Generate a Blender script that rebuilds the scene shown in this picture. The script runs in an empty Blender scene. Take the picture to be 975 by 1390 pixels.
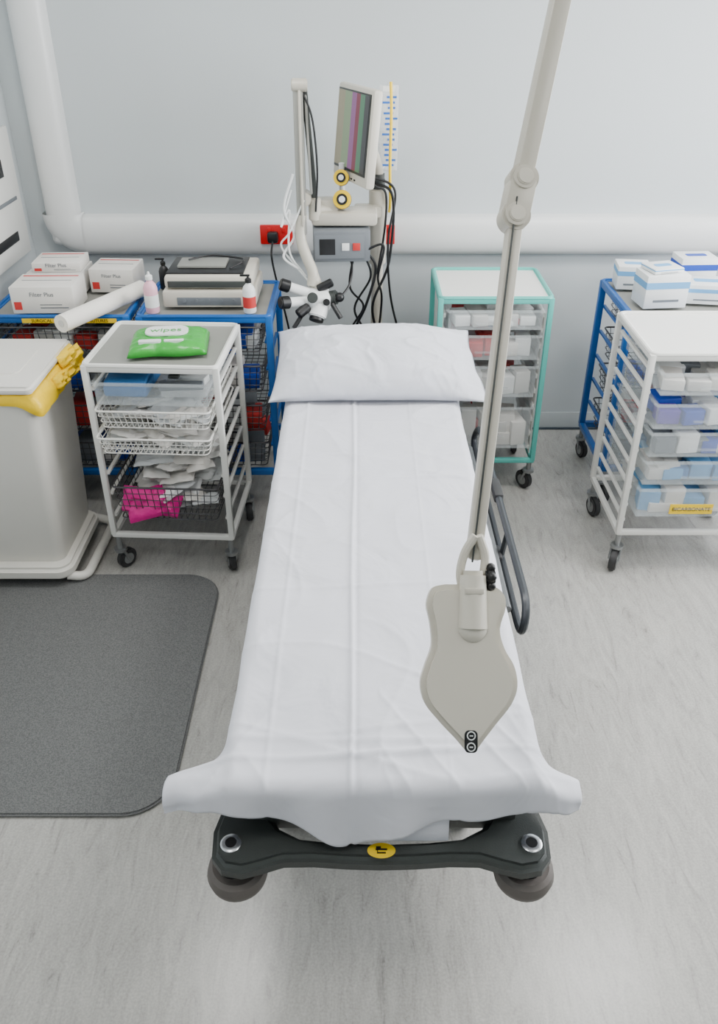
import bpy, bmesh, math, random
from mathutils import Vector, Matrix, noise, Euler
random.seed(7)
V = Vector
scene = bpy.context.scene
COL = scene.collection

# ------------------------------------------------------------------ materials
def lin(c):
    out = []
    for v in c[:3]:
        v /= 255.0
        out.append(v/12.92 if v <= 0.04045 else ((v+0.055)/1.055)**2.4)
    return (out[0], out[1], out[2], 1.0)

def mat(name, rgb, rough=0.5, metal=0.0, var=0.06, scale=12.0, bump=0.0, bscale=60.0, alpha=1.0, coat=0.0, emit=None, estr=0.0):
    m = bpy.data.materials.new(name)
    m.use_nodes = True
    nt = m.node_tree
    b = nt.nodes["Principled BSDF"]
    tc = nt.nodes.new("ShaderNodeTexCoord")
    nz = nt.nodes.new("ShaderNodeTexNoise")
    nz.inputs["Scale"].default_value = scale
    nz.inputs["Detail"].default_value = 4
    nt.links.new(tc.outputs["Object"], nz.inputs["Vector"])
    mx = nt.nodes.new("ShaderNodeMix"); mx.data_type = 'RGBA'
    c = lin(rgb)
    mx.inputs[6].default_value = tuple(max(0, x*(1-var)) for x in c[:3])+(1,)
    mx.inputs[7].default_value = tuple(min(1, x*(1+var)) for x in c[:3])+(1,)
    nt.links.new(nz.outputs["Fac"], mx.inputs[0])
    nt.links.new(mx.outputs[2], b.inputs["Base Color"])
    b.inputs["Roughness"].default_value = rough
    b.inputs["Metallic"].default_value = metal
    b.inputs["Alpha"].default_value = alpha
    b.inputs["Coat Weight"].default_value = coat
    if emit:
        b.inputs["Emission Color"].default_value = lin(emit)
        b.inputs["Emission Strength"].default_value = estr
    if bump > 0:
        n2 = nt.nodes.new("ShaderNodeTexNoise")
        n2.inputs["Scale"].default_value = bscale
        n2.inputs["Detail"].default_value = 6
        nt.links.new(tc.outputs["Object"], n2.inputs["Vector"])
        bp = nt.nodes.new("ShaderNodeBump")
        bp.inputs["Strength"].default_value = bump
        bp.inputs["Distance"].default_value = 0.01
        nt.links.new(n2.outputs["Fac"], bp.inputs["Height"])
        nt.links.new(bp.outputs["Normal"], b.inputs["Normal"])
    return m

M_wall = mat("wall_paint", (200, 206, 208), 0.6, var=0.015, scale=2, bump=0.05, bscale=150)
M_ceil = mat("ceiling_tile", (225, 225, 222), 0.8)
M_trim = mat("white_pvc_trunking", (224, 225, 224), 0.35, var=0.01)
M_skirt = mat("skirting_vinyl", (190, 196, 197), 0.5)
M_skirtd = mat("skirting_dark_joint", (60, 72, 82), 0.5)
M_dark = mat("dark_rubber", (48, 48, 49), 0.55)
M_roll = mat("bumper_roller_rubber", (98, 92, 88), 0.55)
M_black = mat("black_plastic", (18, 18, 20), 0.4)
M_dgrey = mat("dark_grey_plastic", (58, 62, 60), 0.42, bump=0.15, bscale=400)
M_grey = mat("grey_metal", (150, 152, 152), 0.35, metal=0.7)
M_chrome = mat("chrome", (200, 202, 205), 0.25, metal=0.9)
M_rail = mat("side_rail_metal", (62, 65, 69), 0.35, metal=0.3)
M_white = mat("white_powder_coat", (232, 231, 226), 0.35, var=0.02)
M_cream = mat("cream_plastic", (207, 202, 189), 0.38, var=0.02)
M_cream2 = mat("cream_metal_arm", (196, 191, 178), 0.35, var=0.02)
M_armg = mat("grey_metal_arm", (150, 150, 144), 0.35, var=0.02)
M_beige = mat("beige_bin_plastic", (224, 221, 213), 0.45, var=0.02)
M_blue = mat("blue_powder_coat", (18, 92, 168), 0.38)
M_teal = mat("teal_powder_coat", (88, 185, 174), 0.4)
M_yellow = mat("yellow_plastic_bag", (252, 208, 5), 0.4, bump=1.0, bscale=14)
M_ylabel = mat("yellow_label", (248, 208, 20), 0.5)
M_red = mat("red_socket_plastic", (210, 15, 22), 0.35)
M_clear = mat("clear_drawer_plastic", (225, 232, 234), 0.12, alpha=0.15, coat=0.3)
M_bag = mat("clear_poly_bag", (235, 238, 240), 0.2, alpha=0.6, bump=1.0, bscale=18)
M_mag = mat("magenta_plastic", (220, 10, 138), 0.4, bump=0.8, bscale=30)
M_green = mat("green_packet_film", (50, 165, 55), 0.28, bump=0.5, bscale=20)
M_gwhite = mat("white_print", (235, 237, 236), 0.4)
M_card = mat("white_card", (226, 222, 216), 0.6)
M_card2 = mat("offwhite_card", (208, 206, 202), 0.6)
M_redprint = mat("red_print", (200, 50, 48), 0.6)
M_greyprint = mat("grey_print", (112, 117, 122), 0.6)
M_lblue = mat("light_blue_card", (105, 168, 218), 0.5)
M_nblue = mat("deep_blue_card", (18, 68, 175), 0.5)
M_drape = mat("blue_drape", (55, 120, 182), 0.7, bump=0.4)
M_paper = mat("paper_roll_tissue", (238, 234, 225), 0.8, bump=0.1)
M_pink = mat("pink_liquid_bottle", (238, 182, 198), 0.25)
M_traymetal = mat("cart_top_grey", (142, 142, 136), 0.4, var=0.06, scale=5)
M_wirew = mat("white_wire", (225, 224, 218), 0.35)
M_wired = mat("dark_wire", (80, 79, 81), 0.35, metal=0.6)
M_matt = mat("bed_mattress_vinyl", (60, 70, 90), 0.5)
M_purple = mat("purple_print", (80, 50, 165), 0.5)
M_blueround = mat("box_side_blue", (50, 108, 195), 0.5)
M_emit = mat("ceiling_light_diffuser", (255, 255, 255), 0.5, emit=(255, 252, 245), estr=3.0)
M_lens = mat("lamp_lens_plastic", (235, 238, 240), 0.2)

def cotton(name, rgb, s1=.6, dist=.03):
    m = mat(name, rgb, 0.85, var=0.01, scale=4)
    nt = m.node_tree; b = nt.nodes["Principled BSDF"]
    b.inputs["Sheen Weight"].default_value = 0.08
    tc = nt.nodes.new("ShaderNodeTexCoord")
    n1 = nt.nodes.new("ShaderNodeTexNoise"); n1.inputs["Scale"].default_value = 5; n1.inputs["Detail"].default_value = 3; n1.inputs["Roughness"].default_value = .42; n1.inputs["Distortion"].default_value = 1.0
    n2 = nt.nodes.new("ShaderNodeTexNoise"); n2.inputs["Scale"].default_value = 700
    nt.links.new(tc.outputs["Object"], n1.inputs["Vector"]); nt.links.new(tc.outputs["Object"], n2.inputs["Vector"])
    b1 = nt.nodes.new("ShaderNodeBump"); b1.inputs["Strength"].default_value = s1; b1.inputs["Distance"].default_value = dist
    b2 = nt.nodes.new("ShaderNodeBump"); b2.inputs["Strength"].default_value = 0.12; b2.inputs["Distance"].default_value = 0.001
    nt.links.new(n1.outputs["Fac"], b1.inputs["Height"]); nt.links.new(n2.outputs["Fac"], b2.inputs["Height"])
    nt.links.new(b1.outputs["Normal"], b2.inputs["Normal"]); nt.links.new(b2.outputs["Normal"], b.inputs["Normal"])
    return m
M_cotton = cotton("white_cotton_sheet", (222, 223, 231), .5)
M_cotton2 = cotton("white_cotton_pillowcase", (220, 222, 230), .7)

def floor_mat():
    m = bpy.data.materials.new("marbled_vinyl_floor"); m.use_nodes = True
    nt = m.node_tree; b = nt.nodes["Principled BSDF"]
    tc = nt.nodes.new("ShaderNodeTexCoord")
    mp = nt.nodes.new("ShaderNodeMapping"); mp.inputs["Rotation"].default_value = (0, 0, 0.25); mp.inputs["Scale"].default_value = (13, 2.6, 1)
    n1 = nt.nodes.new("ShaderNodeTexNoise"); n1.inputs["Scale"].default_value = 2.0; n1.inputs["Detail"].default_value = 9; n1.inputs["Roughness"].default_value = 0.70; n1.inputs["Distortion"].default_value = 1.6
    nt.links.new(tc.outputs["Object"], mp.inputs["Vector"]); nt.links.new(mp.outputs["Vector"], n1.inputs["Vector"])
    cr = nt.nodes.new("ShaderNodeValToRGB")
    cr.color_ramp.elements[0].position = 0.28; cr.color_ramp.elements[0].color = lin((134, 132, 128))
    cr.color_ramp.elements[1].position = 0.62; cr.color_ramp.elements[1].color = lin((181, 179, 174))
    e = cr.color_ramp.elements.new(0.40); e.color = lin((166, 164, 159))
    nt.links.new(n1.outputs["Fac"], cr.inputs["Fac"])
    n2 = nt.nodes.new("ShaderNodeTexNoise"); n2.inputs["Scale"].default_value = 160; n2.inputs["Detail"].default_value = 3
    nt.links.new(tc.outputs["Object"], n2.inputs["Vector"])
    mx = nt.nodes.new("ShaderNodeMix"); mx.data_type = 'RGBA'; mx.blend_type = 'OVERLAY'; mx.inputs[0].default_value = 0.3
    nt.links.new(cr.outputs["Color"], mx.inputs[6]); nt.links.new(n2.outputs["Fac"], mx.inputs[7])
    nt.links.new(mx.outputs[2], b.inputs["Base Color"])
    b.inputs["Roughness"].default_value = 0.25
    bp = nt.nodes.new("ShaderNodeBump"); bp.inputs["Strength"].default_value = 0.08; bp.inputs["Distance"].default_value = 0.002
    nt.links.new(n2.outputs["Fac"], bp.inputs["Height"]); nt.links.new(bp.outputs["Normal"], b.inputs["Normal"])
    return m
M_floor = floor_mat()

def speck_mat():
    m = bpy.data.materials.new("speckled_rubber_mat"); m.use_nodes = True
    nt = m.node_tree; b = nt.nodes["Principled BSDF"]
    tc = nt.nodes.new("ShaderNodeTexCoord")
    n = nt.nodes.new("ShaderNodeTexNoise"); n.inputs["Scale"].default_value = 260; n.inputs["Detail"].default_value = 2
    nt.links.new(tc.outputs["Object"], n.inputs["Vector"])
    cr = nt.nodes.new("ShaderNodeValToRGB")
    cr.color_ramp.elements[0].position = 0.35; cr.color_ramp.elements[0].color = lin((86, 87, 87))
    cr.color_ramp.elements[1].position = 0.65; cr.color_ramp.elements[1].color = lin((113, 114, 113))
    nt.links.new(n.outputs["Fac"], cr.inputs["Fac"]); nt.links.new(cr.outputs["Color"], b.inputs["Base Color"])
    b.inputs["Roughness"].default_value = 0.6
    bp = nt.nodes.new("ShaderNodeBump"); bp.inputs["Strength"].default_value = 0.25; bp.inputs["Distance"].default_value = 0.002
    nt.links.new(n.outputs["Fac"], bp.inputs["Height"]); nt.links.new(bp.outputs["Normal"], b.inputs["Normal"])
    return m
M_matfloor = speck_mat()

def stripe_mat():
    m = bpy.data.materials.new("screen_colour_bars"); m.use_nodes = True
    nt = m.node_tree; b = nt.nodes["Principled BSDF"]
    tc = nt.nodes.new("ShaderNodeTexCoord"); sp = nt.nodes.new("ShaderNodeSeparateXYZ")
    nt.links.new(tc.outputs["Generated"], sp.inputs[0])
    cr = nt.nodes.new("ShaderNodeValToRGB"); cr.color_ramp.interpolation = 'CONSTANT'
    cols = [(0.0, (128, 122, 100)), (0.22, (112, 130, 100)), (0.45, (120, 72, 118)), (0.60, (104, 32, 52)), (0.72, (62, 105, 78)), (0.86, (48, 48, 50))]
    cr.color_ramp.elements[0].color = lin(cols[0][1])
    cr.color_ramp.elements[1].position = cols[1][0]; cr.color_ramp.elements[1].color = lin(cols[1][1])
    for p, c in cols[2:]:
        e = cr.color_ramp.elements.new(p); e.color = lin(c)
    nt.links.new(sp.outputs["X"], cr.inputs["Fac"])
    nt.links.new(cr.outputs["Color"], b.inputs["Base Color"])
    nt.links.new(cr.outputs["Color"], b.inputs["Emission Color"])
    b.inputs["Emission Strength"].default_value = 0.4
    b.inputs["Roughness"].default_value = 0.3
    return m
M_screen = stripe_mat()

# ------------------------------------------------------------------ mesh builder
def group(name, loc=(0, 0, 0), rz=0.0):
    e = bpy.data.objects.new(name, None)
    e.empty_display_size = 0.1
    e.location = loc; e.rotation_euler = (0, 0, rz)
    COL.objects.link(e)
    return e

def catmull(pts, n=8):
    pts = [V(p) for p in pts]
    P = [pts[0]*2-pts[1]]+pts+[pts[-1]*2-pts[-2]]
    out = []
    for i in range(1, len(P)-2):
        for k in range(n):
            t = k/n
            a, b, c, d = P[i-1], P[i], P[i+1], P[i+2]
            out.append(0.5*((2*b)+(c-a)*t+(2*a-5*b+4*c-d)*t*t+(3*b-a-3*c+d)*t**3))
    out.append(pts[-1])
    return out

def rloop(pts, r, n=5, closed=True):
    pts = [V(p) for p in pts]; out = []; N = len(pts)
    for i in range(N):
        if not closed and i in (0, N-1):
            out.append(pts[i]); continue
        p = pts[i]; a = pts[i-1]-p; b = pts[(i+1) % N]-p
        ra = min(r, a.length*0.49); rb = min(r, b.length*0.49)
        A = p+a.normalized()*ra; B = p+b.normalized()*rb
        for k in range(n+1):
            t = k/n
            out.append(A*(1-t)**2+p*2*t*(1-t)+B*t*t)
    return out

class MB:
    def __init__(s, name, mats, parent=None, loc=(0, 0, 0), rot=(0, 0, 0)):
        s.name = name; s.mats = mats if isinstance(mats, list) else [mats]
        s.parent = parent; s.bm = bmesh.new(); s.loc = loc; s.rot = rot
    def _merge(s, bm2, m, M=None):
        if M is not None: bm2.transform(M)
        for f in bm2.faces: f.material_index = m
        me = bpy.data.meshes.new("tmp"); bm2.to_mesh(me); bm2.free()
        s.bm.from_mesh(me); bpy.data.meshes.remove(me)
        return s
    def box(s, c, size, m=0, bev=0.0, rot=(0, 0, 0), seg=2):
        b = bmesh.new(); bmesh.ops.create_cube(b, size=1.0)
        bmesh.ops.scale(b, vec=size, verts=b.verts)
        if bev > 0:
            bmesh.ops.bevel(b, geom=list(b.edges), offset=min(bev, min(size)*0.49), segments=seg, affect='EDGES', profile=0.5)
        return s._merge(b, m, Matrix.Translation(c) @ Euler(rot).to_matrix().to_4x4())
    def bb(s, x0, x1, y0, y1, z0, z1, m=0, bev=0.0):
        return s.box(((x0+x1)/2, (y0+y1)/2, (z0+z1)/2), (abs(x1-x0), abs(y1-y0), abs(z1-z0)), m, bev)
    def cyl(s, p0, p1, r, m=0, seg=16, r2=None, bev=0.0):
        p0 = V(p0); p1 = V(p1); d = p1-p0
        b = bmesh.new()
        bmesh.ops.create_cone(b, cap_ends=True, segments=seg, radius1=r, radius2=r if r2 is None else r2, depth=d.length)
        if bev > 0:
            ed = [e for e in b.edges if len(e.link_faces) == 2 and any(len(f.verts) > 4 for f in e.link_faces)]
            bmesh.ops.bevel(b, geom=ed, offset=bev, segments=2, affect='EDGES')
        q = V((0, 0, 1)).rotation_difference(d.normalized()).to_matrix().to_4x4()
        return s._merge(b, m, Matrix.Translation((p0+p1)/2) @ q)
    def tube(s, pts, r, m=0, seg=8, closed=False):
        pts = [V(p) for p in pts]; n = len(pts); b = bmesh.new()
        tang = []
        for i in range(n):
            if closed: t = pts[(i+1) % n]-pts[i-1]
            else: t = pts[min(i+1, n-1)]-pts[max(i-1, 0)]
            tang.append(t.normalized())
        up = V((0, 0, 1)) if abs(tang[0].z) < 0.9 else V((1, 0, 0))
        nrm = tang[0].cross(up).normalized(); rings = []
        for i in range(n):
            if i > 0:
                q = tang[i-1].rotation_difference(tang[i]); nrm = q @ nrm
            bi = tang[i].cross(nrm)
            rings.append([b.verts.new(pts[i]+(nrm*math.cos(2*math.pi*k/seg)+bi*math.sin(2*math.pi*k/seg))*r) for k in range(seg)])
        last = n if closed else n-1
        for i in range(last):
            A = rings[i]; B = rings[(i+1) % n]
            for k in range(seg):
                b.faces.new((A[k], A[(k+1) % seg], B[(k+1) % seg], B[k]))
        if not closed:
            b.faces.new(list(reversed(rings[0]))); b.faces.new(rings[-1])
        bmesh.ops.recalc_face_normals(b, faces=b.faces)
        return s._merge(b, m)
    def lathe(s, prof, M=None, m=0, seg=24):
        b = bmesh.new(); rings = []
        for r, z in prof:
            rings.append([b.verts.new((max(r, 1e-4)*math.cos(2*math.pi*k/seg), max(r, 1e-4)*math.sin(2*math.pi*k/seg), z)) for k in range(seg)])
        for i in range(len(rings)-1):
            for k in range(seg):
                b.faces.new((rings[i][k], rings[i][(k+1) % seg], rings[i+1][(k+1) % seg], rings[i+1][k]))
        b.faces.new(list(reversed(rings[0]))); b.faces.new(rings[-1])
        bmesh.ops.recalc_face_normals(b, faces=b.faces)
        return s._merge(b, m, M)
    def prism(s, outline, z0, z1, m=0, M=None, bev=0.0, seg=3):
        b = bmesh.new()
        vs = [b.verts.new((x, y, z0)) for x, y in outline]
        f = b.faces.new(vs)
        r = bmesh.ops.extrude_face_region(b, geom=[f])
        tv = [g for g in r['geom'] if isinstance(g, bmesh.types.BMVert)]
        bmesh.ops.translate(b, vec=(0, 0, z1-z0), verts=tv)
        bmesh.ops.recalc_face_normals(b, faces=b.faces)
        if bev > 0:
            ed = [e for e in b.edges if abs(e.verts[0].co.z-e.verts[1].co.z) < 1e-6]
            bmesh.ops.bevel(b, geom=ed, offset=bev, segments=seg, affect='EDGES')
        return s._merge(b, m, M)
    def ball(s, c, r, m=0, sc=(1, 1, 1), u=20, v=12, rot=(0, 0, 0)):
        b = bmesh.new(); bmesh.ops.create_uvsphere(b, u_segments=u, v_segments=v, radius=r)
        return s._merge(b, m, Matrix.Translation(c) @ Euler(rot).to_matrix().to_4x4() @ Matrix.Diagonal((*sc, 1)))
    def pillowy(s, c, w, d, h, m=0, rot=(0, 0, 0), seed=0, n=10):
        b = bmesh.new()
        for side in (1, -1):
            rows = []
            for j in range(n+1):
                v = -1+2*j/n; row = []
                for i in range(n+1):
                    u = -1+2*i/n
                    t = max(0, (1-abs(u)**3)*(1-abs(v)**3))**.5
                    z = side*h/2*t*(1+.7*noise.noise(V((u*2.3+seed, v*2.3, side*2.0))))
                    row.append(b.verts.new((u*w/2, v*d/2, z+.006*noise.noise(V((u*2, v*2, seed+9))))))
                rows.append(row)
            for j in range(n):
                for i in range(n):
                    q = (rows[j][i], rows[j][i+1], rows[j+1][i+1], rows[j+1][i])
                    b.faces.new(q if side > 0 else tuple(reversed(q)))
        bmesh.ops.remove_doubles(b, verts=b.verts, dist=.0005)
        return s._merge(b, m, Matrix.Translation(c) @ Euler(rot).to_matrix().to_4x4())
    def done(s, ang=0.6):
        for f in s.bm.faces: f.smooth = True
        for e in s.bm.edges:
            if len(e.link_faces) == 2:
                e.smooth = e.calc_face_angle(0) < ang
        me = bpy.data.meshes.new(s.name); s.bm.to_mesh(me); s.bm.free()
        for m in s.mats: me.materials.append(m)
        o = bpy.data.objects.new(s.name, me); COL.objects.link(o)
        o.location = s.loc; o.rotation_euler = s.rot
        if s.parent: o.parent = s.parent
        return o

def text(name, body, loc, rot, size, m, parent):
    cu = bpy.data.curves.new("t", 'FONT'); cu.body = body; cu.size = size
    cu.align_x = 'CENTER'; cu.align_y = 'CENTER'; cu.extrude = 0.0003
    ob = bpy.data.objects.new("t", cu); COL.objects.link(ob)
    dg = bpy.context.evaluated_depsgraph_get()
    me = bpy.data.meshes.new_from_object(ob.evaluated_get(dg))
    bpy.data.objects.remove(ob)
    o = bpy.data.objects.new(name, me); me.materials.clear(); me.materials.append(m)
    COL.objects.link(o); o.location = loc; o.rotation_euler = rot; o.parent = parent
    return o
FRONT = (math.pi/2, 0, 0)

# ------------------------------------------------------------------ room
XL, XR, YB, YF, ZC = -1.54, 2.45, 3.92, -1.8, 2.75
MB("floor", M_floor).bb(XL-.1, XR+.1, YF-.1, YB+.1, -0.1, 0).done()
MB("ceiling", M_ceil).bb(XL-.1, XR+.1, YF-.1, YB+.1, ZC, ZC+.1).done()
MB("wall_back", M_wall).bb(XL-.1, XR+.1, YB, YB+.1, 0, ZC).done()
MB("wall_left", M_wall).bb(XL-.1, XL, YF, YB, 0, ZC).done()
MB("wall_front", M_wall).bb(XL-.1, XR+.1, YF-.1, YF, 0, ZC).done()
w = MB("wall_right", M_wall)
wy0, wy1, wz0, wz1 = 1.2, 3.60, 0.95, 2.35
w.bb(XR, XR+.1, YF, wy0, 0, ZC); w.bb(XR, XR+.1, wy1, YB, 0, ZC)
w.bb(XR, XR+.1, wy0, wy1, 0, wz0); w.bb(XR, XR+.1, wy0, wy1, wz1, ZC); w.done()
w = MB("window_1", M_white)
w.bb(XR+.03, XR+.08, wy0, wy1, wz0, wz0+.05); w.bb(XR+.03, XR+.08, wy0, wy1, wz1-.05, wz1)
for yy in (wy0, (wy0+wy1)/2-.025, wy1-.05): w.bb(XR+.03, XR+.08, yy, yy+.05, wz0, wz1)
w.done()
MB("baseboard_back", [M_skirt, M_skirtd]).bb(XL, XR, YB-.008, YB, 0, .1, bev=.003).bb(XL, XR, YB-.014, YB, 0, .012, 1, bev=.003).done()
MB("baseboard_left", [M_skirt, M_skirtd]).bb(XL, XL+.008, YF, YB-.016, 0, .1, bev=.003).bb(XL, XL+.014, YF, YB-.016, 0, .012, 1, bev=.003).done()

def dprof(h, d, n=12):
    out = [(0, -h/2)]
    for k in range(n+1):
        a = -math.pi/2+math.pi*k/n
        out.append((d*(max(0, math.cos(a))**0.45), h/2*math.sin(a)))
    out.append((0, h/2))
    return out
pr = dprof(.18, .075)
Mx = Matrix(((0, 0, 1, 0), (-1, 0, 0, YB), (0, 1, 0, 1.035), (0, 0, 0, 1)))
w = MB("trim_1", M_trim)
w.prism(pr, -1.32, XR, 0, Mx)
w.done(0.9)
w = MB("trim_2", M_trim)
DX = -1.365
pz = dprof(.150, .085)
Mz = Matrix(((0, 1, 0, DX), (-1, 0, 0, YB), (0, 0, 1, 0), (0, 0, 0, 1)))
w.prism(pz, 1.10, ZC, 0, Mz)
bmq = bmesh.new(); rings = []
cx, cz, Rr = -1.275, 1.135, .095
for k in range(11):
    a = math.pi+math.pi/2*k/10
    ctr = V((cx+Rr*math.cos(a), 0, cz+Rr*math.sin(a)))
    rad = V((math.cos(a), 0, math.sin(a)))
    ring_ = []
    for (d_, h_) in pr:
        ring_.append(bmq.verts.new((ctr.x+rad.x*h_, YB-d_*1.12, ctr.z+rad.z*h_)))
    rings.append(ring_)
for i in range(10):
    n_ = len(rings[0])
    for k in range(n_-1): bmq.faces.new((rings[i][k], rings[i][k+1], rings[i+1][k+1], rings[i+1][k]))
bmesh.ops.recalc_face_normals(bmq, faces=bmq.faces)
w._merge(bmq, 0)
w.bb(-1.43, -1.30, YB-.07, YB, .99, 1.12, 0, .03)
w.done(0.9)

for nm, x0, x1, plug in (("power_socket", -.455, -.305, True), ("power_socket", .085, .165, False)):
    g = group(nm, ((x0+x1)/2, YB-.082, 1.05))
    hw_ = (x1-x0)/2
    p = MB("face_plate", [M_red, M_trim, M_black], g)
    p.box((0, 0, 0), (2*hw_, .014, .088), 0, .004)
    p.box((-hw_*.45, -.010, .022), (.016, .008, .022), 0, .002)
    p.box((hw_*.45, -.010, .022), (.016, .008, .022), 0, .002)
    if plug:
        p.box((-.015, -.03, -.005), (.05, .045, .05), 2, .012)
        p.tube(catmull([(-.015, -.05, -.02), (-.02, -.08, -.08), (.0, -.09, -.2), (.03, -.08, -.35), (.06, -.1, -.5), (.08, -.1, -.6)]), .005, 2)
    p.done()

g = group("wall_notice_board", (XL+.012, 3.52, 1.25))
p = MB("panel", [M_white, M_black, M_greyprint], g)
p.box((0, 0, 0), (.02, .62, .54), 0, .009)
p.box((.012, .08, .12), (.004, .16, .07), 1, .001)
p.box((.012, .06, -.17), (.004, .25, .04), 1, .001)
p.box((.012, .15, -.02), (.004, .2, .015), 2, .001)
p.done()

# ------------------------------------------------------------------ floor mat
def rrect(x0, x1, y0, y1, r, n=8):
    out = []
    for cx, cy, a0 in ((x1-r, y1-r, 0), (x0+r, y1-r, 90), (x0+r, y0+r, 180), (x1-r, y0+r, 270)):
        for k in range(n+1):
            a = math.radians(a0+90*k/n); out.append((cx+r*math.cos(a), cy+r*math.sin(a)))
    return out
MB("anti_fatigue_floor_mat", M_matfloor, loc=(-1.03, 2.08, 0)).prism(rrect(-.48, .485, -.56, .56, .14), 0.0005, .014, bev=.006).done()

# ------------------------------------------------------------------ trolley bed
BX, BY = 0.046, 2.2
bed = group("hospital_trolley_bed", (BX, BY, 0))
def by(y): return y-BY
p = MB("mattress", M_matt, bed)
p.bb(-.318, .318, by(1.11), by(2.75), .56, .670, bev=.03)
p.box((0, by(2.98), .635), (.636, .52, .13), 0, .03, rot=(.10, 0, 0))
p.done()
p = MB("bed_platform", M_dgrey, bed)
p.bb(-.29, .29, by(1.13), by(3.22), .485, .555, bev=.01)
p.tube([(-.28, by(1.15), .47), (-.28, by(3.22), .47)], .022); p.tube([(.28, by(1.15), .47), (.28, by(3.22), .47)], .022)
p.done()
half = [(-.255, 1.19), (-.338, 1.185), (-.354, 1.11), (-.349, 1.05), (-.326, 1.022), (-.284, 1.014), (-.245, 1.025), (-.20, 1.040), (-.14, 1.041), (-.07, 1.036), (0, 1.034)]
back = [(0, 1.080), (-.1, 1.084), (-.17, 1.092), (-.215, 1.116), (-.238, 1.15)]
outl = [(x, by(y)) for x, y in half]+[(-x, by(y)) for x, y in reversed(half[:-1])]+[(-x, by(y)) for x, y in reversed(back[1:])]+[(x, by(y)) for x, y in back]
p = MB("foot_bumper", [M_dgrey, M_chrome, M_black, M_ylabel], bed)
p.prism(outl, .474, .52, 0, bev=.014)
for sx in (-1, 1):
    c = (sx*.311, by(1.072))
    p.lathe([(.022, .518), (.022, .524), (.019, .526), (.011, .526), (.010, .522)], Matrix.Translation((c[0], c[1], 0)), 1)
    p.cyl((c[0], c[1], .52), (c[0], c[1], .5265), .012, 2)
    p.cyl((c[0], c[1], .40), (c[0], c[1], .48), .03, 2)
p.lathe([(.029, .520), (.029, .5215), (.0, .5215)], Matrix.Translation((0, by(1.057), 0)) @ Matrix.Diagonal((1.0, .60, 1, 1)), 3, 32)
p.box((0, by(1.059), .522), (.024, .004, .001), 2); p.box((-.006, by(1.063), .522), (.010, .005, .001), 2); p.box((0, by(1.051), .522), (.018, .003, .001), 2)
p.box((-.008, by(1.055), .522), (.002, .010, .001), 2)
p.done()
p = MB("bumper_rollers", [M_roll, M_grey], bed)
for sx in (-1, 1):
    p.lathe([(.02, .395), (.052, .396), (.061, .405), (.065, .422), (.061, .440), (.052, .448), (.045, .446), (.02, .446)], Matrix.Translation((sx*.305, by(1.078), 0)), 0, 32)
    p.cyl((sx*.305, by(1.078), .385), (sx*.305, by(1.078), .48), .016, 1)
    p.tube([(sx*.305, by(1.078), .478), (sx*.28, by(1.22), .47)], .018, 1)
p.done()
p = MB("undercarriage", [M_grey, M_dgrey], bed)
for yy in (1.65, 2.65):
    p.cyl((0, by(yy), .16), (0, by(yy), .36), .07, 0, 24); p.cyl((0, by(yy), .34), (0, by(yy), .49), .05, 0, 24)
p.bb(-.2, .2, by(1.5), by(2.85), .14, .20, 1, .02)
for yy in (1.5, 2.85):
    p.bb(-.27, .27, by(yy)-.03, by(yy)+.03, .14, .19, 1, .015)
p.done()
def castor(p, x, y, r, top, ang, mm, mr, w=.022):
    d = V((math.sin(ang), math.cos(ang), 0)); s_ = V((d.y, -d.x, 0))
    c = V((x, y, r))+d*.022
    p.cyl(c-s_*w/2, c+s_*w/2, r, mr, 24, bev=.005)
    p.cyl(c-s_*(w/2+.002), c+s_*(w/2+.002), r*.55, mm, 20)
    for k in (-1, 1):
        a = c+s_*k*(w/2+.004); b_ = V((x, y, r*2+.012))+s_*k*(w/2+.004)
        p.tube([a, b_], .006, mm, 8)
    p.cyl((x, y, r*2+.006), (x, y, r*2+.018), w/2+.012, mm)
    p.cyl((x, y, r*2), (x, y, top), .011, mm, 12)
p = MB("castors", [M_grey, M_dark], bed)
for sx in (-.25, .25):
    for yy in (1.5, 2.85): castor(p, sx, by(yy), .06, .16, 0.4, 0, 1, .035)
p.done()
p = MB("side_rails", [M_rail, M_dark, M_grey], bed)
def siderail(X, zt, zb, y0, y1, lean):
    sg = 1 if X > 0 else -1
    loop = rloop([(X, by(y0), zb), (X+lean, by(y0)+.03, zt), (X+lean, by(y1)-.05, zt), (X, by(y1), zb)], .07, 6)
    p.tube(loop, .0115, 0, 10, closed=True)
    for yy in (by(y0)+.38, by(y1)-.38):
        p.tube([(X+lean, yy, zt), (X, yy, zb)], .009, 0, 8)
        p.box((X*.95, yy, zb), (.04, .07, .045), 1, .01)
        p.tube([(X, yy, zb), (.28*sg, yy, .47)], .013, 1)
    p.box((X+lean, by(y0)+.62, zt), (.03, .11, .035), 1, .008)
    p.tube([(X-.025*sg, by(y0)+.10, zb+.02), (X-.025*sg, by(y1)-.1, zb+.02)], .012, 2, 10)
siderail(.400, .600, .505, 1.71, 2.85, .012)
siderail(-.325, .40, .30, 1.70, 2.85, -.005)
p.done()
p = MB("head_push_bar", M_rail, bed)
p.tube(rloop([(-.25, by(3.15), .48), (-.25, by(3.24), .48), (.25, by(3.24), .48), (.25, by(3.15), .48)], .05, 6, closed=False), .012)
p.done()

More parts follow.
